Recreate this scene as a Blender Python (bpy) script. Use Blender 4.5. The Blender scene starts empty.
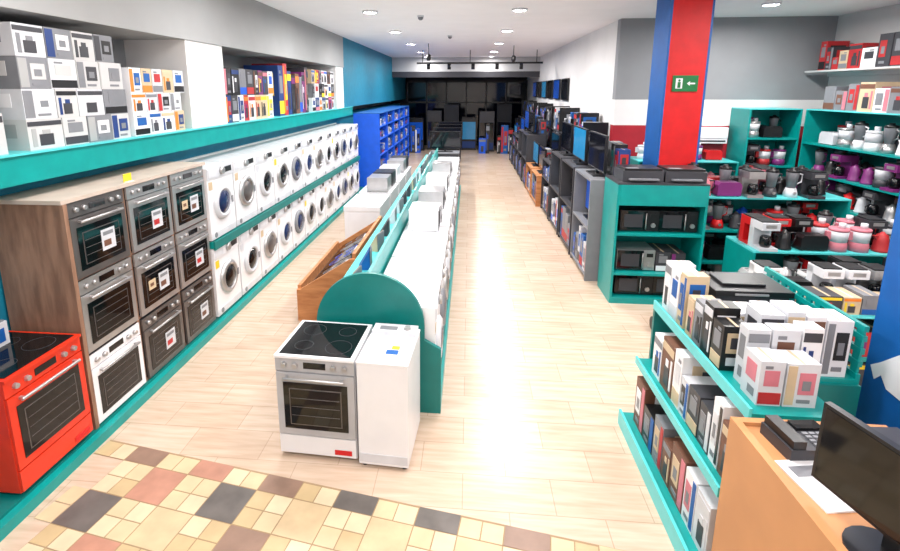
import bpy, bmesh, math, random
from mathutils import Vector, Matrix
random.seed(7)
scene = bpy.context.scene
try:
    scene.view_settings.view_transform = 'Standard'
except Exception: pass
scene.view_settings.exposure = 0.0
PI = math.pi
def lin(c):
    c /= 255.0
    return c/12.92 if c <= .04045 else ((c+.055)/1.055)**2.4
MATS = {}
def M(name, rgb, rough=.5, metal=0., var=.08, emit=0., scale=6.):
    if name in MATS: return MATS[name]
    m = bpy.data.materials.new(name); m.use_nodes = True
    nt = m.node_tree; b = nt.nodes['Principled BSDF']
    c = [lin(x) for x in rgb]
    tc = nt.nodes.new('ShaderNodeTexCoord')
    n = nt.nodes.new('ShaderNodeTexNoise'); n.inputs['Scale'].default_value = scale
    n.inputs['Detail'].default_value = 3
    r = nt.nodes.new('ShaderNodeValToRGB')
    r.color_ramp.elements[0].position = .3; r.color_ramp.elements[1].position = .7
    r.color_ramp.elements[0].color = [x*(1-var) for x in c]+[1]
    r.color_ramp.elements[1].color = [min(1, x*(1+var)) for x in c]+[1]
    nt.links.new(tc.outputs['Object'], n.inputs['Vector'])
    nt.links.new(n.outputs['Fac'], r.inputs['Fac'])
    nt.links.new(r.outputs['Color'], b.inputs['Base Color'])
    b.inputs['Roughness'].default_value = rough
    b.inputs['Metallic'].default_value = metal
    if emit:
        b.inputs['Emission Color'].default_value = c+[1]
        b.inputs['Emission Strength'].default_value = emit
    MATS[name] = m
    return m
WHITE = M('white_enamel', (236, 236, 240), .25, var=.02)
OFFW = M('off_white_plastic', (208, 210, 216), .4)
WALLW = M('white_paint', (232, 230, 230), .7, var=.03, scale=2)
CEILW = M('ceiling_paint', (250, 245, 247), .8, var=.02, scale=2)
GREYW = M('grey_paint', (142, 144, 148), .7, var=.05, scale=2)
MGREY = M('mid_grey_paint', (164, 165, 166), .7, var=.04, scale=2)
LGREY = M('light_grey_paint', (196, 196, 197), .7, var=.04, scale=2)
TEAL = M('teal_laminate', (0, 148, 144), .35)
TEALD = M('dark_teal_laminate', (0, 116, 112), .4)
CYAN = M('cyan_laminate_and_lit_ledge', (84, 206, 208), .3)
TEALB = M('petrol_paint', (8, 122, 152), .6)
BLACK = M('black_plastic', (22, 22, 25), .35)
GLASS = M('black_glass', (14, 15, 18), .06, var=.02)
STEEL = M('brushed_steel', (184, 183, 184), .32, .7)
DSTEEL = M('dark_steel', (112, 107, 106), .35, .6)
GREY = M('grey_plastic', (126, 128, 134), .45)
DGREY = M('dark_grey_plastic', (58, 58, 64), .45)
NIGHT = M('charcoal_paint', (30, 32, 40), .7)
RED = M('red_paint', (210, 16, 22), .5)
REDP = M('red_print', (180, 40, 44), .5)
REDW = M('crimson_wall', (164, 20, 38), .6)
ORED = M('orange_red_enamel', (220, 52, 26), .22)
BLUE = M('blue_paint', (10, 88, 164), .5)
DBLUE = M('deep_blue', (22, 56, 120), .5)
BBLUE = M('bright_blue', (20, 90, 215), .4)
YEL = M('yellow_print', (240, 205, 40), .5)
ORA = M('orange_print', (232, 128, 40), .5)
GRN = M('sign_green', (10, 112, 56), .4)
PURP = M('purple_plastic', (120, 40, 110), .4)
PINK = M('pink_print', (206, 120, 134), .5)
BEIGE = M('beige_print', (205, 182, 150), .5)
BROWN = M('brown_print', (112, 74, 58), .5)
WOODL = M('tan_board', (200, 142, 94), .5, var=.07, scale=3)
def wood(name, a, b, axis):
    m = bpy.data.materials.new(name); m.use_nodes = True
    nt = m.node_tree; bs = nt.nodes['Principled BSDF']
    tc = nt.nodes.new('ShaderNodeTexCoord'); mp = nt.nodes.new('ShaderNodeMapping')
    mp.inputs['Scale'].default_value = axis
    n = nt.nodes.new('ShaderNodeTexNoise'); n.inputs['Scale'].default_value = 3; n.inputs['Detail'].default_value = 6
    r = nt.nodes.new('ShaderNodeValToRGB')
    r.color_ramp.elements[0].position = .35; r.color_ramp.elements[1].position = .65
    r.color_ramp.elements[0].color = [lin(x) for x in a]+[1]; r.color_ramp.elements[1].color = [lin(x) for x in b]+[1]
    nt.links.new(tc.outputs['Object'], mp.inputs[0]); nt.links.new(mp.outputs[0], n.inputs['Vector'])
    nt.links.new(n.outputs['Fac'], r.inputs[0]); nt.links.new(r.outputs[0], bs.inputs['Base Color'])
    bs.inputs['Roughness'].default_value = .5
    return m
WALNUT = wood('walnut_laminate', (124, 92, 74), (156, 120, 98), (6, 6, 1))
OAK = wood('oak_board', (176, 112, 66), (206, 142, 92), (1, 6, 6))

class MB:
    def __init__(s): s.v = []; s.f = []; s.mi = []; s.ms = []; s.sm = []
    def m(s, mat):
        if mat not in s.ms: s.ms.append(mat)
        return s.ms.index(mat)
    def add(s, vs, fs, mat, smooth=False):
        o = len(s.v)
        s.v += [tuple(p) for p in vs]
        k = s.m(mat)
        for f in fs:
            s.f.append([o+i for i in f]); s.mi.append(k); s.sm.append(smooth)
    def box(s, x0, x1, y0, y1, z0, z1, mat):
        s.add([(x0,y0,z0),(x1,y0,z0),(x1,y1,z0),(x0,y1,z0),(x0,y0,z1),(x1,y0,z1),(x1,y1,z1),(x0,y1,z1)],
              [(0,3,2,1),(4,5,6,7),(0,1,5,4),(1,2,6,5),(2,3,7,6),(3,0,4,7)], mat)
    def lathe(s, prof, mat, c=(0,0,0), axis='Z', n=20, cap=True):
        vs = []
        for r, z in prof:
            for i in range(n):
                a = 2*PI*i/n; x, y = r*math.cos(a), r*math.sin(a)
                p = (x,y,z) if axis == 'Z' else ((z,x,y) if axis == 'X' else (y,z,x))
                vs.append((p[0]+c[0], p[1]+c[1], p[2]+c[2]))
        fs = []
        for k in range(len(prof)-1):
            for i in range(n):
                j = (i+1) % n
                fs.append((k*n+i, k*n+j, (k+1)*n+j, (k+1)*n+i))
        s.add(vs, fs, mat, True)
        if cap:
            m = len(prof)-1
            o = len(s.v)-len(vs)
            k = s.m(mat)
            s.f.append([o+i for i in range(n)][::-1]); s.mi.append(k); s.sm.append(False)
            s.f.append([o+m*n+i for i in range(n)]); s.mi.append(k); s.sm.append(False)
    def cyl(s, c, r, h, mat, axis='Z', n=20):
        s.lathe([(r, 0), (r, h)], mat, c, axis, n)
    def prism(s, poly, a, b, mat, axis='Y'):
        n = len(poly)
        def P(p, t):
            return (p[0], t, p[1]) if axis == 'Y' else ((t, p[0], p[1]) if axis == 'X' else (p[0], p[1], t))
        s.add([P(p, a) for p in poly]+[P(p, b) for p in poly],
              [tuple(range(n)), tuple(range(2*n-1, n-1, -1))]+[(i, (i+1) % n, n+(i+1) % n, n+i)[::-1] for i in range(n)], mat)
    def tube(s, pts, r, mat, n=8):
        pts = [Vector(p) for p in pts]; vs = []
        for i, p in enumerate(pts):
            d = (pts[min(i+1, len(pts)-1)]-pts[max(i-1, 0)]).normalized()
            u = d.cross(Vector((0, 0, 1)))
            if u.length < .1: u = d.cross(Vector((1, 0, 0)))
            u.normalize(); w = d.cross(u)
            for k in range(n):
                a = 2*PI*k/n
                vs.append(tuple(p+u*r*math.cos(a)+w*r*math.sin(a)))
        fs = []
        for i in range(len(pts)-1):
            for k in range(n):
                j = (k+1) % n
                fs.append((i*n+k, i*n+j, (i+1)*n+j, (i+1)*n+k))
        fs.append(tuple(range(n))[::-1]); fs.append(tuple(range((len(pts)-1)*n, len(pts)*n)))
        s.add(vs, fs, mat, True)
    def mesh(s, name):
        me = bpy.data.meshes.new(name); me.from_pydata(s.v, [], s.f)
        for m in s.ms: me.materials.append(m)
        me.polygons.foreach_set('material_index', s.mi)
        me.polygons.foreach_set('use_smooth', s.sm)
        me.update()
        bm = bmesh.new(); bm.from_mesh(me); bmesh.ops.recalc_face_normals(bm, faces=bm.faces); bm.to_mesh(me); bm.free()
        return me
    def obj(s, name, loc=(0,0,0), rot=0., bevel=0.):
        return place(name, s.mesh(name), loc, rot, bevel)
def place(name, me, loc=(0,0,0), rot=0., bevel=0., scale=1.):
    o = bpy.data.objects.new(name, me); scene.collection.objects.link(o)
    o.location = loc; o.rotation_euler = (0, 0, rot)
    if scale != 1.: o.scale = (scale,)*3
    if bevel:
        b = o.modifiers.new('bevel', 'BEVEL'); b.width = bevel; b.segments = 2; b.limit_method = 'ANGLE'; b.angle_limit = math.radians(50)
    return o

# ---------------------------------------------------------------- room
CEIL = 4.05
def floor_mat():
    m = bpy.data.materials.new('beige_floor_tiles'); m.use_nodes = True
    nt = m.node_tree; b = nt.nodes['Principled BSDF']
    tc = nt.nodes.new('ShaderNodeTexCoord')
    br = nt.nodes.new('ShaderNodeTexBrick'); br.inputs['Scale'].default_value = 1
    br.inputs['Brick Width'].default_value = .62; br.inputs['Row Height'].default_value = .31
    br.inputs['Mortar Size'].default_value = .004; br.inputs['Mortar Smooth'].default_value = .5
    br.inputs['Color1'].default_value = (lin(216), lin(196), lin(177), 1)
    br.inputs['Color2'].default_value = (lin(208), lin(185), lin(164), 1)
    br.inputs['Mortar'].default_value = (lin(188), lin(164), lin(143), 1)
    mp = nt.nodes.new('ShaderNodeMapping'); mp.inputs['Scale'].default_value = (1.0, 9, 1)
    n = nt.nodes.new('ShaderNodeTexNoise'); n.inputs['Scale'].default_value = 2.2; n.inputs['Detail'].default_value = 6
    mx = nt.nodes.new('ShaderNodeMixRGB'); mx.blend_type = 'MULTIPLY'; mx.inputs[0].default_value = .65
    r = nt.nodes.new('ShaderNodeValToRGB'); r.color_ramp.elements[0].position = .35; r.color_ramp.elements[1].position = .65
    r.color_ramp.elements[0].color = (.76, .69, .62, 1); r.color_ramp.elements[1].color = (1, 1, 1, 1)
    nt.links.new(tc.outputs['Object'], br.inputs['Vector']); nt.links.new(tc.outputs['Object'], mp.inputs[0])
    nt.links.new(mp.outputs[0], n.inputs['Vector']); nt.links.new(n.outputs['Fac'], r.inputs[0])
    nt.links.new(br.outputs['Color'], mx.inputs[1]); nt.links.new(r.outputs[0], mx.inputs[2])
    nt.links.new(mx.outputs[0], b.inputs['Base Color']); b.inputs['Roughness'].default_value = .26
    return m
g = MB(); g.box(-4.1, 6.8, -1.6, 25.2, -.1, 0, floor_mat()); g.obj('floor')
g = MB(); g.box(-4.1, 6.8, -1.6, 25.2, CEIL, CEIL+.1, CEILW)
g.obj('ceiling')
g = MB()
g.box(-4.1, -3.95, -1.5, 25, 0, CEIL, GREYW)
g.box(-3.95, -3.5, -1.5, 25, 0, 2.08, TEALB)
g.box(-3.95, -3.2, -1.5, 12.6, 3.3, CEIL, MGREY)
g.box(-3.95, -3.2, 12.6, 25, 2.3, CEIL, TEALB)
for y0, y1 in ((-.4, .2), (5.5, 6.35), (11.9, 12.6)):
    g.box(-3.95, -3.22, y0, y1, 2.3, 3.3, WALLW)
g.obj('wall_left')
g = MB(); g.box(-3.5, -3.17, -1.5, 13.3, 2.08, 2.285, TEAL); g.box(-3.95, -3.15, -1.5, 13.3, 2.285, 2.3, CYAN)  # cyan top: light on the teal ledge's upper face, painted into its colour
g.obj('trim_1')
g = MB(); g.box(6.6, 6.8, -1.5, 9.9, 0, CEIL, LGREY); g.obj('wall_right')
g = MB(); g.box(2.8, 6.8, 9.9, 10.1, 0, 2.07, REDW); g.box(2.8, 6.8, 9.9, 10.1, 2.07, 2.56, WALLW); g.box(2.8, 6.8, 9.9, 10.1, 2.56, CEIL, GREYW)
g.obj('wall_alcove')
g = MB(); g.box(2.8, 3.0, 10.1, 25, 0, CEIL, WALLW); g.obj('wall_aisle')
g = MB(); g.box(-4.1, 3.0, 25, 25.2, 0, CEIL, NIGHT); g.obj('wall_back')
g = MB(); g.box(-4.1, 6.8, -1.6, -1.5, 0, CEIL, WALLW); g.obj('wall_front')
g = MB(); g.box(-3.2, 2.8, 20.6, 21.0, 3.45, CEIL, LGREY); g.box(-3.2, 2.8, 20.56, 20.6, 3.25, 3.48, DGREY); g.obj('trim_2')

# mosaic
cols = [M('mosaic_charcoal', (104, 98, 94), .35, var=.2), M('mosaic_rose', (182, 132, 112), .35, var=.15), M('mosaic_taupe', (142, 114, 98), .35, var=.15), M('mosaic_sand', (204, 180, 144), .35, var=.12)]
sm = [M('mosaic_cream_a', (208, 186, 150), .35), M('mosaic_cream_b', (194, 170, 130), .35), M('mosaic_cream_c', (214, 196, 164), .35)]
grout = M('grout', (160, 134, 102), .8)
g = MB(); C = .284; e1 = Vector((.9866, -.1633)); e2 = Vector((.1633, .9866))
def cell(u0, u1, v0, v1, z, mat):
    ps = [e1*u+e2*v for u, v in ((u0,v0),(u1,v0),(u1,v1),(u0,v1))]
    if min(p.x for p in ps) < -2.84 or max(p.x for p in ps) > 1.28: return
    g.add([(p.x, p.y, .001) for p in ps]+[(p.x, p.y, z) for p in ps], [(0,1,5,4),(1,2,6,5),(2,3,7,6),(3,0,4,7),(4,5,6,7)], mat)
TILE = {(-1, -10): 2, (-1, -8): 1, (-1, -6): 2, (-1, -4): 0, (-1, -2): 0, (-1, 0): 2, (0, -9): 1, (0, -7): 0, (0, -11): 1, (1, -10): 0, (1, -6): 2, (1, -8): 3, (2, -9): 1}
for j in range(-1, 8):
    v1 = 2.545-(j)*C; v0 = v1-C
    if j == -1: v0 = 2.545; v1 = 2.70
    for i in range(-14, 8):
        u0 = -.024-C/2+i*C; u1 = u0+C; q = .004
        if (i+j+1) % 2 == 0:
            k = TILE.get((j, i), 3 if j < 2 else random.choice((0, 1, 2, 3, 3)))
            cell(u0+q, u1-q, v0+q, v1-q, .005, cols[k])
        else:
            h = C/2
            for a in (0, 1):
                for b in ((0, 1) if j >= 0 else (0,)):
                    cell(u0+a*h+q, u0+(a+1)*h-q, v0+b*h+q, min(v0+(b+1)*h, v1)-q, .005, random.choice(sm))
        cell(u0, u1, v0, v1, .003, grout)
g.obj('mosaic_floor_tiles')

# ---------------------------------------------------------------- appliances (front = +X, origin bottom centre)
def washer_mesh(door, ring, panel):
    g = MB(); g.box(-.29, .275, -.298, .298, .02, .85, WHITE)
    for y in (-.24, .24):
        for x in (-.24, .22): g.cyl((x, y, 0), .025, .02, BLACK)
    g.box(.275, .285, -.296, .296, .72, .848, panel)
    g.box(.285, .291, -.28, -.1, .74, .83, OFFW)
    g.lathe([(.045, 0), (.04, .03)], STEEL, (.285, .02, .785), 'X')
    g.box(.285, .288, .1, .26, .755, .82, BLACK)
    g.lathe([(.2, 0), (.205, .02), (.17, .045), (.145, .04), (.14, .02)], ring, (.275, 0, .42), 'X', 28, False)
    g.lathe([(.143, 0), (.13, .03), (.06, .045), (.005, .05)], door, (.28, 0, .42), 'X', 28)
    g.box(.3, .325, .15, .185, .38, .46, GREY)
    g.box(.275, .279, -.29, .29, .03, .1, OFFW)
    g.box(-.291, -.29, -.2, .2, .2, .7, OFFW)
    g.lathe([(.03, 0), (.03, .004)], GREY, (.279, -.2, .065), 'X')
    if random.random() < .8:
        g.box(.276, .279, -.27, -.19, .6, .69, random.choice([YEL, OFFW, BEIGE, BLUE]))
    return g.mesh('washing_machine')
GLB = M('blue_tinted_glass', (28, 44, 84), .08)
WM = [washer_mesh(GLASS, STEEL, WHITE), washer_mesh(GLB, OFFW, OFFW), washer_mesh(GLASS, OFFW, WHITE), washer_mesh(GLB, GREY, OFFW), washer_mesh(DSTEEL, STEEL, WHITE)]

def oven_front(g, x, w, z0, z1, frame, glass=GLASS, hand=STEEL):
    """oven face with control strip, framed glass door and bar handle"""
    cz = z1-.11
    g.box(x, x+.015, -w/2, w/2, cz, z1, frame)
    for y in (-w*.38, -w*.24, w*.24, w*.38):
        g.lathe([(.02, 0), (.017, .025)], hand, (x+.015, y, (cz+z1)/2), 'X', 14)
    g.box(x+.015, x+.018, -w*.14, w*.14, cz+.03, z1-.03, GLASS)
    g.box(x, x+.02, -w/2+.004, w/2-.004, z0, cz-.008, frame)
    g.box(x+.02, x+.024, -w/2+.055, w/2-.055, z0+.055, cz-.085, glass)
    g.box(x+.024, x+.026, -w/2+.1, w/2-.1, z0+.09, cz-.13, DSTEEL)
    g.box(x+.026, x+.028, -w/2+.108, w/2-.108, z0+.098, cz-.138, glass)
    for k in range(1, 4):
        zz = z0+.1+(cz-.24-z0)*k/4
        g.box(x+.028, x+.03, -w/2+.115, w/2-.115, zz, zz+.004, DSTEEL)
    g.tube([(x+.055, -w/2+.07, cz-.04), (x+.055, w/2-.07, cz-.04)], .011, hand)
    for y in (-w/2+.09, w/2-.09): g.box(x+.018, x+.055, y-.01, y+.01, cz-.048, cz-.032, hand)
def built_in(frame, seed, st):
    random.seed(seed)
    g = MB(); g.box(-.25, .26, -.28, .28, .01, .575, DGREY); oven_front(g, .26, .59, .0, .585, frame)
    if st >= 1:
        g.box(.29, .292, -.02, .13, .14, .31, OFFW); g.box(.292, .293, .0, .08, .17, .22, [REDP, BROWN][seed % 2]); g.box(.292, .293, .0, .11, .26, .29, GREY)
    if st >= 2: g.box(.29, .292, -.17, -.07, .2, .29, BEIGE); g.box(.292, .293, -.15, -.1, .23, .26, BROWN)
    return g.mesh('built_in_oven')
OV = [built_in(STEEL, 1, 0), built_in(DSTEEL, 2, 1), built_in(STEEL, 3, 2), built_in(DSTEEL, 5, 1), built_in(WHITE, 8, 0), built_in(STEEL, 6, 1)]
random.seed(11)
g = MB(); g.box(-3.5, -2.84, 1.2, 13.2, 0, .08, TEAL); g.box(-3.5, -2.9, 1.2, 13.2, .08, .1, TEALD); g.obj('display_plinth')
g = MB(); X0, X1 = -3.48, -2.93
Y0 = 3.2; P = .635
for k in range(4):
    y = Y0+k*P; g.box(X0, X1 if k else X1+.03, y-.018, y+.018, .1, 1.93, WALNUT)
for z in (.1, .715, 1.32):
    for k in range(3): g.box(X0, X1, Y0+k*P+.018, Y0+(k+1)*P-.018, z, z+.018, WALNUT)
g.box(X0-.01, X1+.03, Y0-.03, Y0+3*P+.03, 1.93, 1.96, M('taupe_top', (196, 180, 168), .5))
g.box(X0, X0+.02, Y0+.02, Y0+3*P-.02, .1, 1.93, WALNUT)
g.obj('oven_display_cabinet')
order = [[4, 1, 3], [0, 2, 5], [3, 5, 2]]
for r, z in enumerate((.118, .733, 1.338)):
    for k in range(3):
        place('built_in_oven', OV[order[r][k]], (-3.185, Y0+(k+.5)*P, z))
g = MB(); g.box(-.005, .0, -.05, .05, 0, .07, YEL); g.box(-.03, .03, -.04, .04, 0, .004, WHITE); g.obj('price_tag', (-2.95, 3.95, 1.96))
ys = [5.42+.63*i for i in range(12)]
g = MB(); g.box(-3.5, -2.88, 5.12, 12.7, .96, 1.03, TEAL); g.box(-2.88, -2.86, 5.12, 12.7, .94, 1.04, TEALD)
g.box(-3.5, -3.47, 5.12, 12.7, .1, 1.9, WALLW); g.box(-3.47, -2.95, 5.105, 5.12, .1, 1.95, OFFW)
for k in (4, 8, 12): g.box(-3.4, -3.3, 5.12+.63*k-.015, 5.12+.63*k+.008, .1, .96, TEALD)
g.obj('washing_machine_rack')
for i, y in enumerate(ys):
    place('washing_machine', WM[i*7 % 5], (-3.17, y, .1)); place('washing_machine', WM[(i*3+1) % 5], (-3.17, y, 1.03))
def cooker(body, strip, w=.6, d=.56, handle=STEEL):
    g = MB(); g.box(-d/2, d/2-.03, -w/2, w/2, .03, .83, body)
    for y in (-w/2+.05, w/2-.05):
        for x in (-d/2+.05, d/2-.09): g.cyl((x, y, 0), .02, .03, BLACK)
    g.box(-d/2, d/2, -w/2, w/2, .83, .85, body)
    g.box(-d/2+.03, d/2-.03, -w/2+.03, w/2-.03, .85, .856, GLASS)
    for x, y, r in ((-.12, -.13, .09), (-.12, .14, .07), (.12, -.13, .07), (.12, .14, .1)):
        g.lathe([(r, 0), (r, .0012), (r-.003, .0012), (r-.003, 0)], DGREY, (x, y, .856), 'Z', 28, False)
    x = d/2-.03
    oven_front(g, x, w, .2, .83, strip, hand=handle)
    g.box(x, x+.018, -w/2+.004, w/2-.004, .04, .19, strip if body != WHITE else WHITE)
    g.box(x+.018, x+.022, w*.22, w*.44, .06, .1, RED)
    return g
cooker(WHITE, M('silver_enamel', (180, 180, 184), .3)).obj('freestanding_cooker', (-1.075, 3.41, .0), -PI/2-.05, .004)
cooker(ORED, ORED, .62, .6, STEEL).obj('red_cooker', (-3.17, 2.83, .1), 0, .004)
g = MB(); g.box(-.09, .09, -.11, .11, 0, .17, OFFW); g.box(-.08, .08, -.1, .1, .17, .18, GREY); g.box(.09, .093, -.08, .08, .03, .13, BLUE); g.box(-.07, .07, -.02, .02, .18, .185, BLACK)
g.obj('toaster', (-3.36, 2.86, .956), 0, .006)
g = MB(); g.box(-.27, .27, -.185, .185, .03, .84, WHITE)
for y in (-.15, .15):
    for x in (-.23, .23): g.cyl((x, y, 0), .02, .03, BLACK)
g.box(-.27, .275, -.188, .188, .84, .855, WHITE); g.box(-.1, .25, -.165, .165, .855, .868, WHITE); g.box(-.26, -.13, -.175, .175, .855, .89, OFFW)
g.lathe([(.03, 0), (.025, .02)], STEEL, (-.19, .1, .89)); g.box(-.22, -.16, -.12, .02, .89, .892, GREY)
g.box(.04, .09, .03, .09, .868, .87, YEL); g.box(.1, .16, .0, .09, .868, .87, BLUE); g.box(.27, .274, -.18, .18, .05, .12, OFFW)
g.obj('top_loading_washing_machine', (-.565, 3.36, 0), -PI/2-.06, .005)

# ---- central gondola
g = MB(); A, B = 3.76, 13.6
g.box(-1.17, -.22, A+.04, B, 0, .1, TEALD); g.box(-.225, -.2, A+.04, B, .0, .12, TEAL)
g.box(-.875, -.845, A+.04, B, .1, 1.16, TEAL)
g.box(-1.16, -.875, A+.04, B, .1, .94, TEALD); g.box(-1.18, -.875, A+.04, B, .94, .97, CYAN)
n = 24; arc = [(-.8+.46*math.cos(PI*i/n), .8+.46*math.sin(PI*i/n)) for i in range(n+1)]
g.prism([(-1.26, 0), (-.2, 0), (-.2, .6), (-.34, .68)]+arc, A, A+.04, TEALD, 'Y')
g.obj('display_gondola')
for i in range(15):
    place('washing_machine', WM[(i*2+1) % 5], (-.53, 4.12+.635*i, .1))
random.seed(5)
for i in range(16):
    y = 4.1+i*.58
    g = MB(); c = random.choice([WHITE, OFFW, BLUE, DGREY, BEIGE])
    g.add([(-.07, -.1, 0), (-.07, .1, 0), (.05, .1, .2), (.05, -.1, .2), (.06, -.1, 0), (.06, .1, 0)], [(0,1,2,3),(4,3,2,5),(0,3,4),(1,5,2),(0,4,5,1)], c)
    g.box(.06, .065, -.1, .1, 0, .2, GREY)
    g.obj('brochure_stand', (-1.03, y, .97), random.uniform(-.2, .2))
# hob display
H0 = 5.35
g = MB(); poly = [(-2.02, 0), (-1.3, 0), (-1.3, .8), (-1.36, .8), (-1.98, .4), (-2.02, .4)]
g.prism(poly, H0, H0+.04, OAK); g.prism(poly, H0+1.8, H0+1.84, OAK)
g.box(-2.02, -1.98, H0+.04, H0+1.8, 0, .44, OAK); g.box(-1.34, -1.3, H0+.04, H0+1.8, 0, .86, OAK); g.box(-1.98, -1.34, H0+.04, H0+1.8, .0, .1, OAK)
g.prism([(-1.98, .28), (-1.34, .68), (-1.34, .71), (-1.98, .31)], H0+.04, H0+1.8, DGREY)
g.obj('hob_display_stand')
for k in range(3):
    y = H0+.33+.58*k
    g = MB(); g.box(-.27, .27, -.275, .275, 0, .02, STEEL if k == 1 else BLACK); g.box(-.265, .265, -.27, .27, .02, .026, GLASS)
    for a, b, r in ((-.11, -.12, .08), (-.11, .12, .06), (.11, -.12, .06), (.11, .12, .09)):
        g.lathe([(r, 0), (r, .003), (r-.008, .003), (r-.008, 0)], BBLUE if k == 1 else GREY, (a, b, .026), 'Z', 24, False)
    g.box(.2, .24, -.08, .08, .026, .028, OFFW)
    o = g.obj('ceramic_hob', (-1.67, y, .505)); o.rotation_euler = (0, -math.atan2(.4, .64), 0)
def freezer():
    g = MB(); g.box(-.3, .3, -.5, .5, .03, .76, WHITE); g.box(-.31, .31, -.51, .51, .76, .84, WHITE); g.box(-.34, -.31, -.15, .15, .78, .8, GREY)
    for x in (-.25, .25):
        for y in (-.45, .45): g.cyl((x, y, 0), .03, .03, BLACK)
    g.box(-.305, -.3, .2, .45, .06, .16, GREY)
    return g.mesh('chest_freezer')
fz = freezer()
for i, y in enumerate((8.3, 9.45, 10.6, 11.75)): place('chest_freezer', fz, (-1.75, y, 0), 0, .01)
def micro(body):
    g = MB(); g.box(-.19, .19, -.24, .24, .01, .28, body); g.box(.19, .2, -.235, .09, .015, .275, GLASS); g.box(.2, .203, -.19, .04, .06, .23, DGREY)
    g.box(.19, .2, .1, .235, .015, .275, body); g.lathe([(.03, 0), (.028, .02)], STEEL, (.2, .17, .09), 'X'); g.box(.2, .203, .13, .21, .19, .24, BLACK); g.tube([(.22, .075, .04), (.22, .075, .25)], .008, STEEL)
    for x in (-.15, .15):
        for y in (-.2, .2): g.cyl((x, y, 0), .015, .01, BLACK)
    return g.mesh('microwave_oven')
MW = [micro(WHITE), micro(STEEL), micro(BLACK)]
for i, y in enumerate((6.3, 7.5, 8.8, 10.4)):
    place('microwave_oven', MW[i % 2], (-.56, y, .95), 0)
for i, (y, z) in enumerate(((9.2, .84), (9.8, .84), (10.5, .84), (11.5, .84), (12.0, .84))): place('microwave_oven', MW[(i+1) % 3], (-1.7, y, z), PI)

# ---------------------------------------------------------------- small appliances (front -Y)
def kettle(c):
    g = MB(); g.lathe([(.085, 0), (.085, .02), (.08, .03), (.07, .12), (.055, .2), (.03, .215), (.015, .235)], c)
    g.tube([(.05, 0, .2), (.12, 0, .2), (.13, 0, .12), (.085, 0, .06)], .012, BLACK); g.prism([(-.06, .13), (-.1, .19), (-.05, .19)], -.02, .02, c)
    return g.mesh('kettle')
def coffee(c):
    g = MB(); g.box(-.1, .1, -.14, .12, 0, .035, c); g.box(-.1, .1, .03, .12, .035, .32, c); g.box(-.1, .1, -.13, .12, .25, .34, c)
    g.lathe([(.05, .035), (.065, .07), (.06, .15), (.045, .17)], GLASS, (0, -.05, 0)); g.tube([(.0, -.11, .16), (0, -.145, .14), (0, -.14, .08), (0, -.11, .07)], .008, BLACK)
    g.box(-.06, .06, -.134, -.13, .28, .32, STEEL); g.box(-.09, .09, -.1, .1, .34, .355, BLACK)
    return g.mesh('coffee_maker')
def blender_(c):
    g = MB(); g.lathe([(.085, 0), (.08, .05), (.06, .12)], c); g.lathe([(.05, .12), (.075, .32), (.075, .33)], GREY); g.lathe([(.078, .33), (.07, .36), (.03, .37), (.03, .39)], BLACK)
    g.tube([(.07, 0, .31), (.12, 0, .3), (.12, 0, .2), (.06, 0, .17)], .01, c); g.lathe([(.02, 0), (.018, .015)], STEEL, (0, -.095, .06), 'Y')
    return g.mesh('blender')
def toast(c):
    g = MB(); g.prism([(-.15, .01), (.15, .01), (.15, .15), (.12, .19), (-.12, .19), (-.15, .15)], -.08, .08, c)
    g.box(-.11, .11, -.045, -.02, .189, .192, BLACK); g.box(-.11, .11, .02, .045, .189, .192, BLACK); g.box(.15, .17, -.02, .02, .11, .13, BLACK)
    for x in (-.12, .12): g.box(x-.01, x+.01, -.06, .06, 0, .01, BLACK)
    return g.mesh('toaster')
def vac(c):
    g = MB(); g.lathe([(.02, -.2), (.1, -.17), (.13, -.05), (.12, .1), (.06, .19), (.01, .2)], c, (0, 0, .13), 'Y', 20)
    for x in (-.14, .11): g.cyl((x, .09, .08), .08, .03, BLACK, 'X')
    g.cyl((-.03, -.14, .03), .03, .06, BLACK, 'X'); g.box(-.05, .05, -.06, .1, .245, .27, DGREY)
    g.tube([(0, -.19, .15), (0, -.28, .25), (.08, -.25, .4), (.16, -.1, .45), (.17, .0, .3), (.17, .02, .1)], .018, DGREY); g.box(.1, .24, -.02, .06, 0, .05, BLACK)
    g.tube([(.17, .02, .05), (.19, .08, .55)], .014, STEEL)
    return g.mesh('canister_vacuum_cleaner')
def proc(c):
    g = MB(); g.lathe([(.1, 0), (.1, .06), (.09, .11)], c); g.lathe([(.09, .11), (.1, .24)], OFFW); g.lathe([(.102, .24), (.1, .27)], c); g.lathe([(.035, .27), (.035, .33)], OFFW, (.03, 0, 0)); g.box(-.14, -.09, -.02, .02, .13, .23, c)
    return g.mesh('food_processor')
APP = []
for c in (RED, BLACK, WHITE, STEEL, PURP, DGREY, OFFW, BLACK, REDP, DGREY, WHITE, PINK, BBLUE):
    APP += [(kettle(c), .24), (coffee(c), .23), (blender_(c), .24), (toast(c), .33), (proc(c), .24)]
DARKP = [a for a in APP if a[0].materials[0] in (BLACK, DGREY, STEEL, PURP, REDP, RED, PINK, OFFW)]
LIGHTP = [a for a in APP if a[0].materials[0] in (WHITE, OFFW, STEEL, BLACK)]
VAC = [vac(c) for c in (RED, DGREY, PURP, BBLUE, BLACK)]
def run_apps(x0, x1, y, z, rot=0., along='X', k=1.0, pool=None):
    p = x0
    while True:
        me, w = random.choice(pool or APP); w *= k
        if p+w > x1: break
        c = p+w/2
        loc = (c, y, z) if along == 'X' else (y, c, z)
        place(me.name.split('.')[0], me, loc, rot, 0, k)
        p += w+random.uniform(.0, .02)
LABEL = [REDP, BLUE, ORA, YEL, DBLUE, PINK, BROWN, DGREY, PURP, BBLUE]
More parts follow.
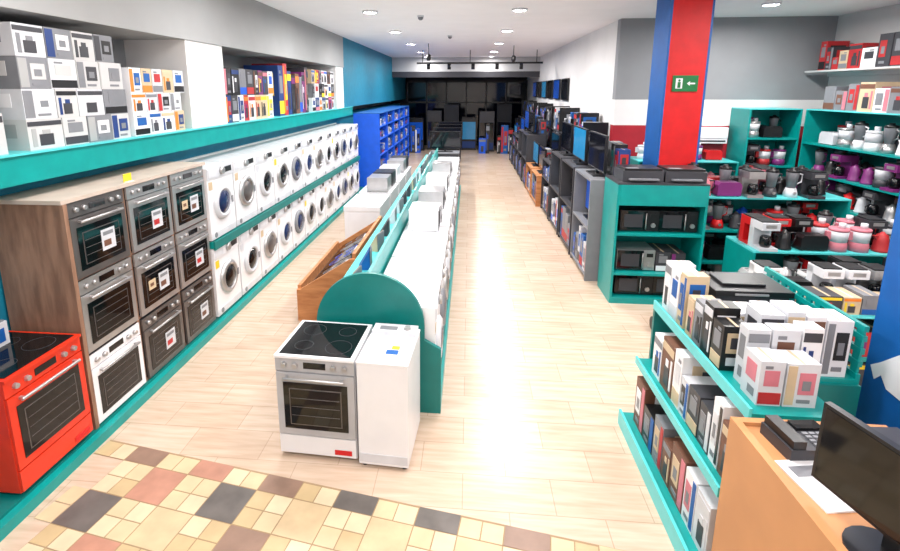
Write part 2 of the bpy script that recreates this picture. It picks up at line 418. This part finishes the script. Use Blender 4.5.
def boxes(name, a0, a1, d0, d1, z, hr, wr, base, along='Y', face=1, rows=1, gap=.01, labels=LABEL):
    """row of printed cartons as one object; face=+1 -> prints on the + side of the depth axis"""
    g = MB()
    zz = z
    for r in range(rows):
        p = a0; H = random.uniform(*hr) if rows > 1 else None
        while True:
            w = random.uniform(*wr); h = H or random.uniform(*hr)
            if p+w > a1: break
            dd = random.uniform(.85, 1)*(d1-d0)
            q0, q1 = (d1-dd, d1) if face > 0 else (d0, d0+dd)
            m = random.choice(base); l = random.choice(labels); l2 = random.choice(labels+[WHITE, BLACK])
            def bx(a, b, c, d, e, f, mm):
                if along == 'Y': g.box(c, d, a, b, e, f, mm)
                else: g.box(a, b, c, d, e, f, mm)
            bx(p, p+w, q0, q1, zz, zz+h, m)
            def fc(t): return (q1, q1+t) if face > 0 else (q0-t, q0)
            t = random.random()
            if t < .4:
                bx(p+.006, p+w-.006, *fc(.003), zz+h*.78, zz+h*.93, l)
                bx(p+w*.3, p+w*.7, *fc(.003), zz+h*.12, zz+h*.5, DGREY); bx(p+w*.4, p+w*.62, *fc(.003), zz+h*.5, zz+h*.64, l2)
                bx(p+w*.1, p+w*.22, *fc(.003), zz+h*.1, zz+h*.7, l2)
            elif t < .75:
                bx(p+.006, p+w*.3, *fc(.003), zz+h*.05, zz+h*.95, l)
                bx(p+w*.4, p+w*.88, *fc(.003), zz+h*.3, zz+h*.8, l2); bx(p+w*.5, p+w*.75, *fc(.005), zz+h*.4, zz+h*.62, GREY)
                bx(p+w*.4, p+w*.8, *fc(.003), zz+h*.1, zz+h*.18, GREY)
            else:
                bx(p+.006, p+w-.006, *fc(.003), zz+h*.04, zz+h*.3, l2)
                bx(p+w*.2, p+w*.8, *fc(.003), zz+h*.45, zz+h*.8, l if m in (WHITE, OFFW, BEIGE) else GREY); bx(p+w*.2, p+w*.5, *fc(.003), zz+h*.84, zz+h*.9, GREY)
            if along == 'Y':
                g.box(q0+dd*.15, q0+dd*.85, p-.002, p, zz+h*.4, zz+h*.85, l2 if l2 != m else l); g.box(q0+dd*.3, q0+dd*.65, p-.003, p-.002, zz+h*.5, zz+h*.75, DGREY); g.box(q0+dd*.2, q0+dd*.6, p-.002, p, zz+h*.12, zz+h*.3, l)
            else:
                g.box(p-.002, p, q0+dd*.2, q0+dd*.8, zz+h*.45, zz+h*.85, l); g.box(p-.002, p, q0+dd*.2, q0+dd*.6, zz+h*.12, zz+h*.3, GREY)
            if along == 'Y': g.box(q0+dd*.45, q0+dd*.55, p+.004, p+w-.004, zz+h, zz+h+.001, BEIGE if m != BEIGE else OFFW)
            else: g.box(p+w*.45, p+w*.55, q0+.004, q1-.004, zz+h, zz+h+.001, BEIGE if m != BEIGE else OFFW)
            p += w+gap
        zz += (H or 0)+(.001 if H else 0)
    return g.obj(name)
WB = [WHITE, OFFW, WHITE, BEIGE]; DB = [BLACK, REDP, DGREY, DBLUE, BROWN, WHITE, BEIGE, DGREY, PURP, GREY]
random.seed(21)
GB = [OFFW, LGREY, MGREY, LGREY, GREY]
boxes('stacked_microwave_cartons', .3, 3.3, -3.85, -3.22, 2.3, (.28, .3), (.26, .4), GB, rows=3, labels=[GREY, DGREY, MGREY, DBLUE, LGREY, DGREY])
boxes('stacked_microwave_cartons', 3.33, 4.45, -3.85, -3.22, 2.3, (.22, .24), (.2, .32), GB, rows=4, labels=[GREY, DGREY, MGREY, DBLUE, LGREY, BLACK])
boxes('stacked_kitchen_cartons', 4.5, 5.48, -3.85, -3.22, 2.3, (.17, .24), (.15, .24), WB, rows=3, labels=[ORA, BLUE, DBLUE, REDP, BEIGE, GREY])
boxes('stacked_appliance_cartons', 6.4, 8.2, -3.85, -3.25, 2.3, (.32, .4), (.14, .24), DB, rows=2)
boxes('stacked_appliance_cartons', 8.3, 10.0, -3.85, -3.25, 2.3, (.65, .92), (.13, .22), DB)
boxes('stacked_appliance_cartons', 10.1, 11.85, -3.85, -3.25, 2.3, (.28, .3), (.18, .28), DB+[WHITE, OFFW, OFFW], rows=3)

# ---------------------------------------------------------------- shelf units
def shelf_unit(name, x0, x1, y0, y1, h, levels, back, mat=TEAL, edge=CYAN, top=True, t=.03, fascia=0):
    g = MB()
    if back in 'ns':
        g.box(x0, x0+t, y0, y1, 0, h, mat); g.box(x1-t, x1, y0, y1, 0, h, mat)
        if back == 'n': g.box(x0+t, x1-t, y1-t, y1, 0, h, mat)
        else: g.box(x0+t, x1-t, y0, y0+t, 0, h, mat)
        a, b, c, d = x0+t, x1-t, y0 if back == 'n' else y0+t, y1-t if back == 'n' else y1
    else:
        g.box(x0, x1, y0, y0+t, 0, h, mat); g.box(x0, x1, y1-t, y1, 0, h, mat)
        if back == 'e': g.box(x1-t, x1, y0+t, y1-t, 0, h, mat)
        else: g.box(x0, x0+t, y0+t, y1-t, 0, h, mat)
        a, b, c, d = x0 if back == 'e' else x0+t, x1-t if back == 'e' else x1, y0+t, y1-t
    for z in levels: g.box(a, b, c, d, z-t, z, mat)
    g.box(a, b, c, d, 0, .08, mat)
    if top: g.box(x0, x1, y0, y1, h, h+.02, edge)
    if fascia: g.box(x0+t, x1-t, y0-.01, y0+.01, h-fascia, h, mat)
    return g.obj(name)
random.seed(33)
shelf_unit('teal_display_shelf', 1.87, 2.97, 6.2, 6.8, 1.58, [.42, .95], 'n', fascia=.26, edge=DGREY)
for x in (2.2, 2.68):
    place('microwave_oven', MW[2], (x, 6.5, .95), -PI/2)
place('microwave_oven', MW[1], (2.2, 6.5, .42), -PI/2); place('microwave_oven', MW[2], (2.68, 6.5, .08), -PI/2)
place('microwave_oven', MW[2], (2.2, 6.5, .08), -PI/2)
boxes('boxed_appliances', 2.45, 2.93, 6.3, 6.7, .42, (.2, .3), (.15, .2), [WHITE, DGREY], along='X', face=-1)
g = MB(); g.box(-.25, .25, -.2, .2, 0, .14, DGREY); g.box(-.23, .23, -.18, .18, .14, .17, BLACK); g.box(-.18, .18, -.26, -.2, .03, .05, GREY); g.box(-.2, -.05, -.19, -.1, .17, .175, GREY)
pr = g.mesh('desktop_printer')
place('desktop_printer', pr, (2.2, 6.5, 1.6), 0, .005); place('desktop_printer', pr, (2.72, 6.5, 1.6), 0, .005)
shelf_unit('teal_display_shelf', 3.0, 4.95, 6.65, 7.3, 1.33, [.45, .9], 'n')
for z in (.45, .9, .08):
    run_apps(3.05, 4.9, 6.8, z, pool=DARKP, k=.95); run_apps(3.05, 4.9, 7.1, z, k=.95)
for y in (6.78, 6.98, 7.18): run_apps(3.05, 4.92, y, 1.35, pool=DARKP)
shelf_unit('teal_display_counter', 3.2, 5.5, 5.55, 6.15, .95, [.5], 'n')
for y in (5.68, 5.88, 6.06): run_apps(3.25, 5.45, y, .97, pool=DARKP if y < 6 else APP, k=.95)
run_apps(3.25, 5.45, 5.7, .5); run_apps(3.25, 5.45, 5.7, .08, pool=DARKP)
shelf_unit('teal_display_counter', 2.7, 4.9, 4.3, 5.05, .78, [.4], 'n')
boxes('boxed_small_appliances', 2.75, 4.85, 4.33, 4.58, .8, (.12, .24), (.13, .22), [WHITE, OFFW, DGREY, BEIGE, GREY], along='X', face=-1)
run_apps(2.75, 4.85, 4.72, .8, pool=LIGHTP, k=.9); run_apps(2.75, 4.85, 4.93, .8, pool=LIGHTP, k=.9)
boxes('boxed_small_appliances', 2.75, 4.85, 4.33, 4.7, .4, (.2, .3), (.15, .24), DB+WB, along='X', face=-1)
boxes('boxed_small_appliances', 2.75, 4.85, 4.33, 4.7, .08, (.2, .26), (.15, .24), DB+WB, along='X', face=-1)
place('canister_vacuum_cleaner', VAC[0], (2.3, 5.4, 0), 0)
shelf_unit('tall_teal_shelving', 4.95, 5.83, 9.25, 9.88, 2.4, [.5, .95, 1.4, 1.9], 'n')
for z in (.5, .95, 1.4, 1.9): run_apps(5.0, 5.8, 9.42, z, pool=DARKP, k=1.05); run_apps(5.0, 5.8, 9.68, z)
shelf_unit('tall_teal_shelving', 5.85, 6.58, 3.6, 9.2, 2.4, [.45, .9, 1.35, 1.85], 'e')
for z in (.45, .9, 1.35, 1.85):
    run_apps(3.7, 9.1, 6.0, z, rot=-PI/2, along='Y', k=1.1, pool=DARKP if z < 1.8 else LIGHTP); run_apps(3.7, 9.1, 6.3, z, rot=-PI/2, along='Y', k=1.15)
boxes('boxed_small_appliances', 3.7, 9.15, 5.9, 6.5, 2.42, (.3, .5), (.15, .3), [WHITE, OFFW, BEIGE, GREY, GREY, WHITE], face=-1, labels=[REDP, GREY, BROWN, DGREY, PINK])
g = MB(); g.box(6.1, 6.6, 3.6, 9.8, 3.05, 3.08, LGREY); g.box(6.5, 6.6, 3.6, 9.8, 2.98, 3.05, LGREY); g.obj('upper_shelf')
boxes('boxed_small_appliances', 3.65, 9.75, 6.15, 6.55, 3.08, (.2, .5), (.14, .3), [WHITE, BEIGE, REDP, DGREY, OFFW], face=-1, rows=1, labels=[REDP, GREY, BROWN, DGREY, PINK])
shelf_unit('teal_display_shelf', 3.1, 4.85, 9.2, 9.85, 1.45, [.5, 1.0], 'n')
for z in (.5, 1.0): run_apps(3.15, 4.8, 9.4, z, k=1.1); run_apps(3.15, 4.8, 9.65, z, k=1.1)
run_apps(3.15, 4.8, 9.5, 1.47, k=.95, pool=DARKP)
for i, x in enumerate((3.3, 4.0, 4.7, 5.3)): place('canister_vacuum_cleaner', VAC[(i+1) % 5], (x, 8.4, 0), .3*i)
g = MB(); g.box(-.45, .45, -.2, 0, 0, .3, WHITE); g.box(-.42, .42, -.205, -.2, .03, .06, DGREY); g.box(-.45, .45, -.21, -.2, .1, .29, WHITE); g.obj('air_conditioner', (4.4, 9.9, 1.75), 0, .01)
g = MB(); x0, x1 = 2.75, 3.26; g.box(x0, x1, 7.32, 7.85, 0, CEIL, RED); g.box(x0-.03, x0, 7.32, 7.88, 0, CEIL, BLUE); g.box(x1, x1+.03, 7.32, 7.88, 0, CEIL, BLUE); g.box(x0, x1, 7.85, 7.88, 0, CEIL, BLUE); g.obj('red_column')
g = MB(); g.box(-.17, .17, -.02, 0, 0, .22, GRN); g.box(-.13, -.04, -.024, -.02, .04, .18, WHITE); g.box(-.105, -.065, -.028, -.024, .05, .13, GRN); g.lathe([(.016, 0), (.016, .004)], GRN, (-.085, -.028, .15), 'Y', 12)
g.prism([(.02, .11), (.06, .08), (.06, .1), (.13, .1), (.13, .12), (.06, .12), (.06, .14)], -.024, -.02, WHITE); g.obj('exit_sign', (3.0, 7.32, 2.72))

# ---------------------------------------------------------------- televisions on aisle right
SCR = [M('screen_blue', (24, 80, 180), .1, emit=.25), M('screen_dark', (12, 14, 22), .06), M('screen_cyan', (40, 130, 180), .1, emit=.2), M('screen_dark2', (20, 22, 30), .06)]
def tv(w, scr):
    h = w*.58; g = MB(); g.box(-w/2, w/2, -.02, .02, .08, .08+h, BLACK); g.box(-w/2+.02, w/2-.02, -.023, -.02, .1, .06+h, scr)
    g.box(-.03, .03, -.01, .03, .02, .1, BLACK); g.box(-w*.25, w*.25, -.1, .1, 0, .02, BLACK); g.box(-w*.3, w*.3, .02, .05, .15, h-.05, DGREY)
    return g.mesh('television')
TVM = [tv(.92, s) for s in SCR]
def tv_stand(name, y0, y1, x0, x1, h, mat, lv):
    g = MB(); g.box(x0, x1, y0, y0+.03, 0, h, mat); g.box(x0, x1, y1-.03, y1, 0, h, mat)
    g.box(x1-.03, x1, y0+.03, y1-.03, 0, h, DGREY)
    for z in lv: g.box(x0, x1-.03, y0+.03, y1-.03, z-.03, z, mat)
    return g.obj(name)
random.seed(77)
y = 6.95; i = 0
MIX = [BLACK, DGREY, DBLUE, BLACK, GREY, BLUE, OFFW]
while y < 19.5:
    L = 1.05
    m = GREY if i == 0 else DGREY
    h = 1.5 if i in (0, 1) else random.choice([1.2, 1.5, .8])
    if i in (4, 5): h = .75; m = OAK
    lv = [.1, .8, h] if h > 1 else [.1, h]
    xx = 1.72 if i < 4 else 1.62
    tv_stand('television_stand', y, y+L, xx, xx+.55, h, m, lv)
    for z in lv:
        if z == h or (z == .8):
            if h-z > .65 or z == h: place('television', TVM[(i*3+int(z*10)) % 4], (xx+.2, y+L/2, z), -PI/2)
    boxes('boxed_electronics', y+.05, y+L-.05, xx+.02, xx+.5, .1, (.35, .58), (.12, .25), MIX, face=-1, labels=[REDP, BLUE, GREY, BBLUE, BLACK])
    if h == 1.2: boxes('boxed_electronics', y+.05, y+L-.05, xx+.02, xx+.5, .8, (.2, .33), (.12, .25), MIX, face=-1, labels=[REDP, BLUE, GREY, BBLUE, BLACK])
    boxes('boxed_electronics', y+.03, y+L-.03, xx+.36, xx+.54, h, (.25, .5), (.1, .2), MIX, face=-1, labels=[REDP, BLUE, GREY, TEAL, BLACK])
    y += L+.12; i += 1
k = 0; y = 10.2
while y < 22:
    h = [2.1, 1.7, 2.3][k % 3]
    g = MB(); g.box(2.3, 2.79, y, y+.04, 0, h, BLACK); g.box(2.3, 2.79, y+1.26, y+1.3, 0, h, BLACK)
    for z in (.1, .65, 1.2, 1.7): g.box(2.3, 2.79, y+.04, y+1.26, z-.03, z, DGREY)
    g.obj('dark_display_rack')
    for z in (.1, .65, 1.2): boxes('boxed_electronics', y+.06, y+1.24, 2.35, 2.75, z, (.3, .48), (.12, .25), MIX, face=-1, labels=[REDP, BLUE, GREY, BBLUE, BLACK])
    boxes('boxed_electronics', y+.06, y+1.24, 2.35, 2.75, 1.7, (.3, .6), (.12, .3), MIX+[BLACK], face=-1, labels=[REDP, BLUE, GREY, BBLUE, BLACK])
    if k > 2:
        g = MB(); g.box(-.5, .5, -.04, 0, 0, .62, BLACK); g.box(-.47, .47, -.044, -.04, .03, .59, SCR[k % 4]); g.box(-.2, .2, 0, .02, .2, .4, DGREY)
        g.obj('wall_television', (2.78, y+.65, 2.45), -PI/2)
    y += 1.34; k += 1
random.seed(9)
for k in range(5):
    y0 = 13.4+k*1.35
    shelf_unit('blue_display_shelf', -3.18, -2.45, y0, y0+1.3, 2.1, [.5, .95, 1.4, 1.75], 'w', BBLUE, BLUE)
    for z, hh in ((.08, .3), (.5, .3), (.95, .3), (1.4, .25), (1.75, .25)):
        boxes('boxed_small_appliances', y0+.05, y0+1.25, -3.1, -2.5, z, (hh*.7, hh), (.12, .3), [BLUE, BBLUE, DBLUE, WHITE, BLACK], face=1, labels=[BLUE, WHITE, DBLUE, REDP])
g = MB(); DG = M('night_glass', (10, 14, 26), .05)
for k in range(7):
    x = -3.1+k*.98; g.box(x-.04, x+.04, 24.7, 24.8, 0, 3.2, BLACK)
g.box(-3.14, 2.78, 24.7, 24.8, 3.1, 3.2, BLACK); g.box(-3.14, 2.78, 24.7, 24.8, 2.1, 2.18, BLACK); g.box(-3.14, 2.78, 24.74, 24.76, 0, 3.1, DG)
g.obj('door_1')
for k in range(7):
    x = -2.4+k*.8
    g = MB(); g.box(-.33, .33, -.25, .25, 0, 1.5+.3*(k % 3), [BLACK, DGREY, NIGHT][k % 3]); g.box(-.3, .3, -.255, -.25, .5, 1.3, SCR[[0, 1, 3, 2, 1, 3, 0][k]])
    g.box(-.3, .3, -.26, -.25, .1, .4, random.choice([DBLUE, REDP, DGREY])); g.box(-.35, .35, -.27, .27, 0, .06, BLACK)
    g.obj('video_display_stand', (x, 22.6+.5*(k % 2), 0))
    if k % 2 == 0 or k == 5:
        boxes('boxed_electronics', x-.35, x+.35, 21.6, 21.9, 0, (.6, 1.3), (.14, .3), [BLACK, DBLUE, BLUE, DGREY, BBLUE], along='X', face=-1, labels=[WHITE, BBLUE, REDP, GREY])
for k in range(4):
    tvp = TVM[(k*2+1) % 4]
    g = MB(); g.box(-.4, .4, -.3, .3, 0, .9, [DGREY, BLACK][k % 2]); g.box(-.43, .43, -.33, .33, .9, .93, GREY); g.box(-.35, .35, -.31, -.3, .1, .8, DBLUE)
    g.obj('display_island', (-.7, 14.6+k*1.5, 0)); place('television', tvp, (-.7, 14.6+k*1.5, .93))

# ---------------------------------------------------------------- near right gondola
XR = 2.3; yr = 2.8
g = MB(); ya, yb = 2.42, 3.78
g.box(1.3, 1.95, ya, yb, 0, .1, TEAL); g.box(1.95, XR, yr, yb, 0, .1, TEAL); g.box(1.29, 1.31, ya, yb, 0, .13, CYAN)
g.box(1.92, 1.95, ya, yb, .1, 1.05, TEALD)
g.box(1.4, 1.92, ya, yb, .57, .6, TEAL); g.box(1.385, 1.4, ya, yb, .56, .62, CYAN)
g.box(1.5, 1.95, ya, yb, 1.05, 1.08, TEAL); g.box(1.95, XR, yr, yb, 1.05, 1.08, TEAL); g.box(1.485, 1.5, ya, yb, 1.04, 1.11, CYAN)
g.box(1.95, XR, yr, yb, .57, .6, TEAL)
g.box(1.5, XR, yb, yb+.03, 0, 1.08, TEALD); g.box(1.95, XR, yr-.02, yr, 0, 1.05, TEALD)
for k in range(11):
    y = yr+.01+k*.089; g.box(XR-.02, XR-.005, y, y+.05, 1.08, 1.4, TEAL)
for z in (1.08, 1.16, 1.24, 1.32, 1.38): g.box(XR-.025, XR, yr, yb, z, z+.035, TEAL)
g.obj('product_gondola')
random.seed(44)
NB = [DGREY, BLACK, OFFW, GREY, WHITE, BROWN, BLACK, WHITE]; NL = [GREY, REDP, BLACK, OFFW, BEIGE, BLUE, PINK]
boxes('boxed_irons', ya+.03, yb-.02, 1.38, 1.9, .1, (.28, .42), (.12, .22), NB, face=-1, labels=NL)
boxes('boxed_irons', ya+.03, yb-.02, 1.45, 1.9, .6, (.26, .42), (.1, .2), NB, face=-1, labels=NL)
WM2 = [WHITE, OFFW, WHITE]; WL = [PINK, BEIGE, GREY, BROWN, REDP, DGREY, DBLUE]
boxes('boxed_mixers', 1.56, 1.95, 2.5, 2.66, 1.08, (.24, .28), (.12, .18), WM2, along='X', face=-1, labels=WL)
boxes('boxed_mixers', 1.58, 1.98, 2.68, 2.78, 1.08, (.33, .37), (.1, .18), WM2, along='X', face=-1, labels=WL)
boxes('boxed_mixers', 1.72, 2.25, 2.82, 3.0, 1.08, (.34, .42), (.1, .15), WM2+[BEIGE], along='X', face=-1, labels=WL)
boxes('boxed_mixers', 1.72, 2.25, 3.03, 3.22, 1.08, (.28, .4), (.1, .15), WM2+[GREY, DGREY], along='X', face=-1, labels=WL)
boxes('boxed_mixers', 2.83, 3.34, 1.53, 1.7, 1.08, (.22, .36), (.08, .13), [DGREY, GREY, BEIGE, BLACK, BROWN], face=-1, labels=NL)
boxes('boxed_mixers', 3.36, 3.76, 1.53, 1.7, 1.08, (.3, .42), (.1, .14), [GREY, WHITE, BEIGE, BROWN, PINK], face=-1, labels=NL)
g = MB(); g.box(-.02, .47, -.17, .17, 0, .26, DGREY); g.box(-.03, .49, -.19, .19, .26, .3, BLACK); g.box(0, .45, -.175, -.17, .05, .18, GREY); g.box(.06, .35, -.1, .1, .3, .32, BLACK)
g.box(.1, .32, -.2, -.19, .27, .285, STEEL)
g.obj('electric_grill', (1.75, 3.54, 1.08), 0, .004)
g = MB(); g.box(1.36, 1.4, .6, 2.36, 0, 1.1, WOODL); g.box(1.4, 2.1, 2.32, 2.36, 0, 1.1, WOODL); g.box(1.4, 2.12, .6, 2.32, 1.04, 1.08, WOODL); g.box(2.08, 2.12, .6, 2.32, 0, 1.04, WOODL); g.box(1.4, 2.08, .6, 2.32, 0, .05, WOODL)
g.obj('cash_desk')
g = MB(); g.box(-.29, .29, -.015, .015, .09, .43, BLACK); g.box(-.275, .275, -.018, -.015, .105, .415, GLASS); g.box(-.2, .2, .015, .04, .15, .36, BLACK); g.box(-.03, .03, .02, .05, .01, .25, BLACK); g.lathe([(.12, 0), (.12, .012)], BLACK)
g.obj('computer_monitor', (1.53, 1.62, 1.08), -PI/2+.25)
g = MB(); g.box(-.13, .13, -.1, .1, 0, .06, DGREY); g.box(-.12, -.06, -.095, .095, .06, .1, BLACK); g.box(-.01, .12, .03, .09, .06, .075, GLASS)
for a in range(3):
    for b in range(4): g.box(.0+a*.033, .024+a*.033, -.075+b*.025, -.06+b*.025, .06, .068, GREY)
g.obj('desk_phone', (1.6, 2.19, 1.08), .1)
g = MB(); g.box(-.14, .14, -.12, .12, 0, .1, BLACK); g.box(-.12, .12, -.1, .1, .1, .12, DGREY); g.box(-.08, .08, -.125, -.12, .05, .07, GREY); g.obj('receipt_printer', (1.9, 2.1, 1.08), .05, .004)
g = MB(); g.box(-.1, .1, -.14, .14, 0, .008, WHITE); g.box(-.07, .07, -.1, .1, .008, .009, OFFW); g.box(-.07, .05, .04, .1, .009, .01, GREY); g.obj('paper_stack', (1.53, 1.95, 1.08), .15)
g = MB(); g.box(-.2, .2, -.07, .07, 0, .02, BLACK)
for a in range(14):
    for b in range(4): g.box(-.19+a*.027, -.167+a*.027, -.06+b*.03, -.035+b*.03, .02, .026, DGREY)
g.obj('keyboard', (1.9, 1.6, 1.08), PI/2)
g = MB(); g.box(2.44, 3.0, 2.4, 2.95, 0, CEIL, BLUE); g.box(2.425, 3.02, 2.38, 2.965, 0, .08, DBLUE)
g.prism([(2.91, 1.12), (2.87, 1.05), (2.83, 1.1), (2.78, 1.04), (2.55, 1.02), (2.52, 1.36), (2.66, 1.33), (2.74, 1.28), (2.8, 1.22), (2.85, 1.17)], 2.434, 2.44, WHITE, 'X')
g.obj('blue_column')

# ---------------------------------------------------------------- ceiling fittings
def downlight(x, y, p):
    g = MB(); g.lathe([(.13, 0), (.13, -.03), (.1, -.03), (.1, -.01)], OFFW, (0, 0, 0), 'Z', 24, False)
    o = g.obj('ceiling_downlight', (x, y, CEIL))
    l = bpy.data.lights.new('lamp', 'AREA'); l.shape = 'DISK'; l.size = .19; l.energy = p; l.color = (1, .97, .94)
    lo = bpy.data.objects.new('lamp', l); scene.collection.objects.link(lo); lo.parent = o; lo.location = (0, 0, -.02)
def panel(x, y, p):
    g = MB(); g.box(-.62, .62, -.32, -.3, -.04, 0, WALLW); g.box(-.62, .62, .3, .32, -.04, 0, WALLW); g.box(-.62, -.6, -.3, .3, -.04, 0, WALLW); g.box(.6, .62, -.3, .3, -.04, 0, WALLW)
    o = g.obj('added_unseen_light_panel', (x, y, CEIL))  # added panel lamp, kept out of view, lights the near part of the store
    l = bpy.data.lights.new('lamp', 'AREA'); l.shape = 'RECTANGLE'; l.size = 1.2; l.size_y = .6; l.energy = p; l.color = (1, .97, .95)
    lo = bpy.data.objects.new('lamp', l); scene.collection.objects.link(lo); lo.parent = o; lo.location = (0, 0, -.02)
for y in (.2, 3.0, 5.6):
    for x in (-1.7, .9, 4.2): panel(x, y, 68 if x < 4 else 80)
for y in (8.6, 11.5, 14.5, 17.5):
    for x in (-1.7, .8): downlight(x, y, 92)
downlight(4.6, 8.4, 100); downlight(-1.7, 20, 35); downlight(.8, 20, 35)
g = MB(); g.box(-1.8, 2.4, 17.0, 17.06, 3.6, 3.66, BLACK)
for x in (-1.6, 0, 2.2): g.cyl((x, 17.03, 3.66), .012, CEIL-3.66, BLACK, n=8)
for x in (-1.4, -.7, .1, .9, 1.7): g.cyl((x, 17.03, 3.42), .06, .18, BLACK)
g.obj('track_light')
for (x, y) in ((-1.2, 14.6), (1.3, 15.4)):
    g = MB(); g.cyl((0, 0, -.3), .012, .3, DGREY, n=8); g.lathe([(.04, -.48), (.07, -.42), (.07, -.32), (.03, -.29)], BLACK); g.obj('hanging_spotlight', (x, y, CEIL))
g = MB(); g.cyl((0, 0, -.03), .06, .03, OFFW); g.lathe([(.05, -.03), (.045, -.06), (.02, -.08)], GREY, cap=True); me = g.mesh('smoke_detector')
for (x, y) in ((-.9, 9.2), (-.5, 12.5)): place('smoke_detector', me, (x, y, CEIL))

w = bpy.data.worlds.new('world'); scene.world = w; w.use_nodes = True
w.node_tree.nodes['Background'].inputs[0].default_value = (.9, .95, 1, 1); w.node_tree.nodes['Background'].inputs[1].default_value = .6

# ---------------------------------------------------------------- camera
cd = bpy.data.cameras.new('camera'); cam = bpy.data.objects.new('camera', cd); scene.collection.objects.link(cam)
cd.sensor_width = 36; cd.lens = 490/900*36; cd.shift_x = .0278; cd.shift_y = -.0953; cd.clip_start = .05
cam.location = (0, 0, 2.74); cam.rotation_euler = (PI/2-math.radians(11.5), 0, math.radians(5.1))
scene.camera = cam
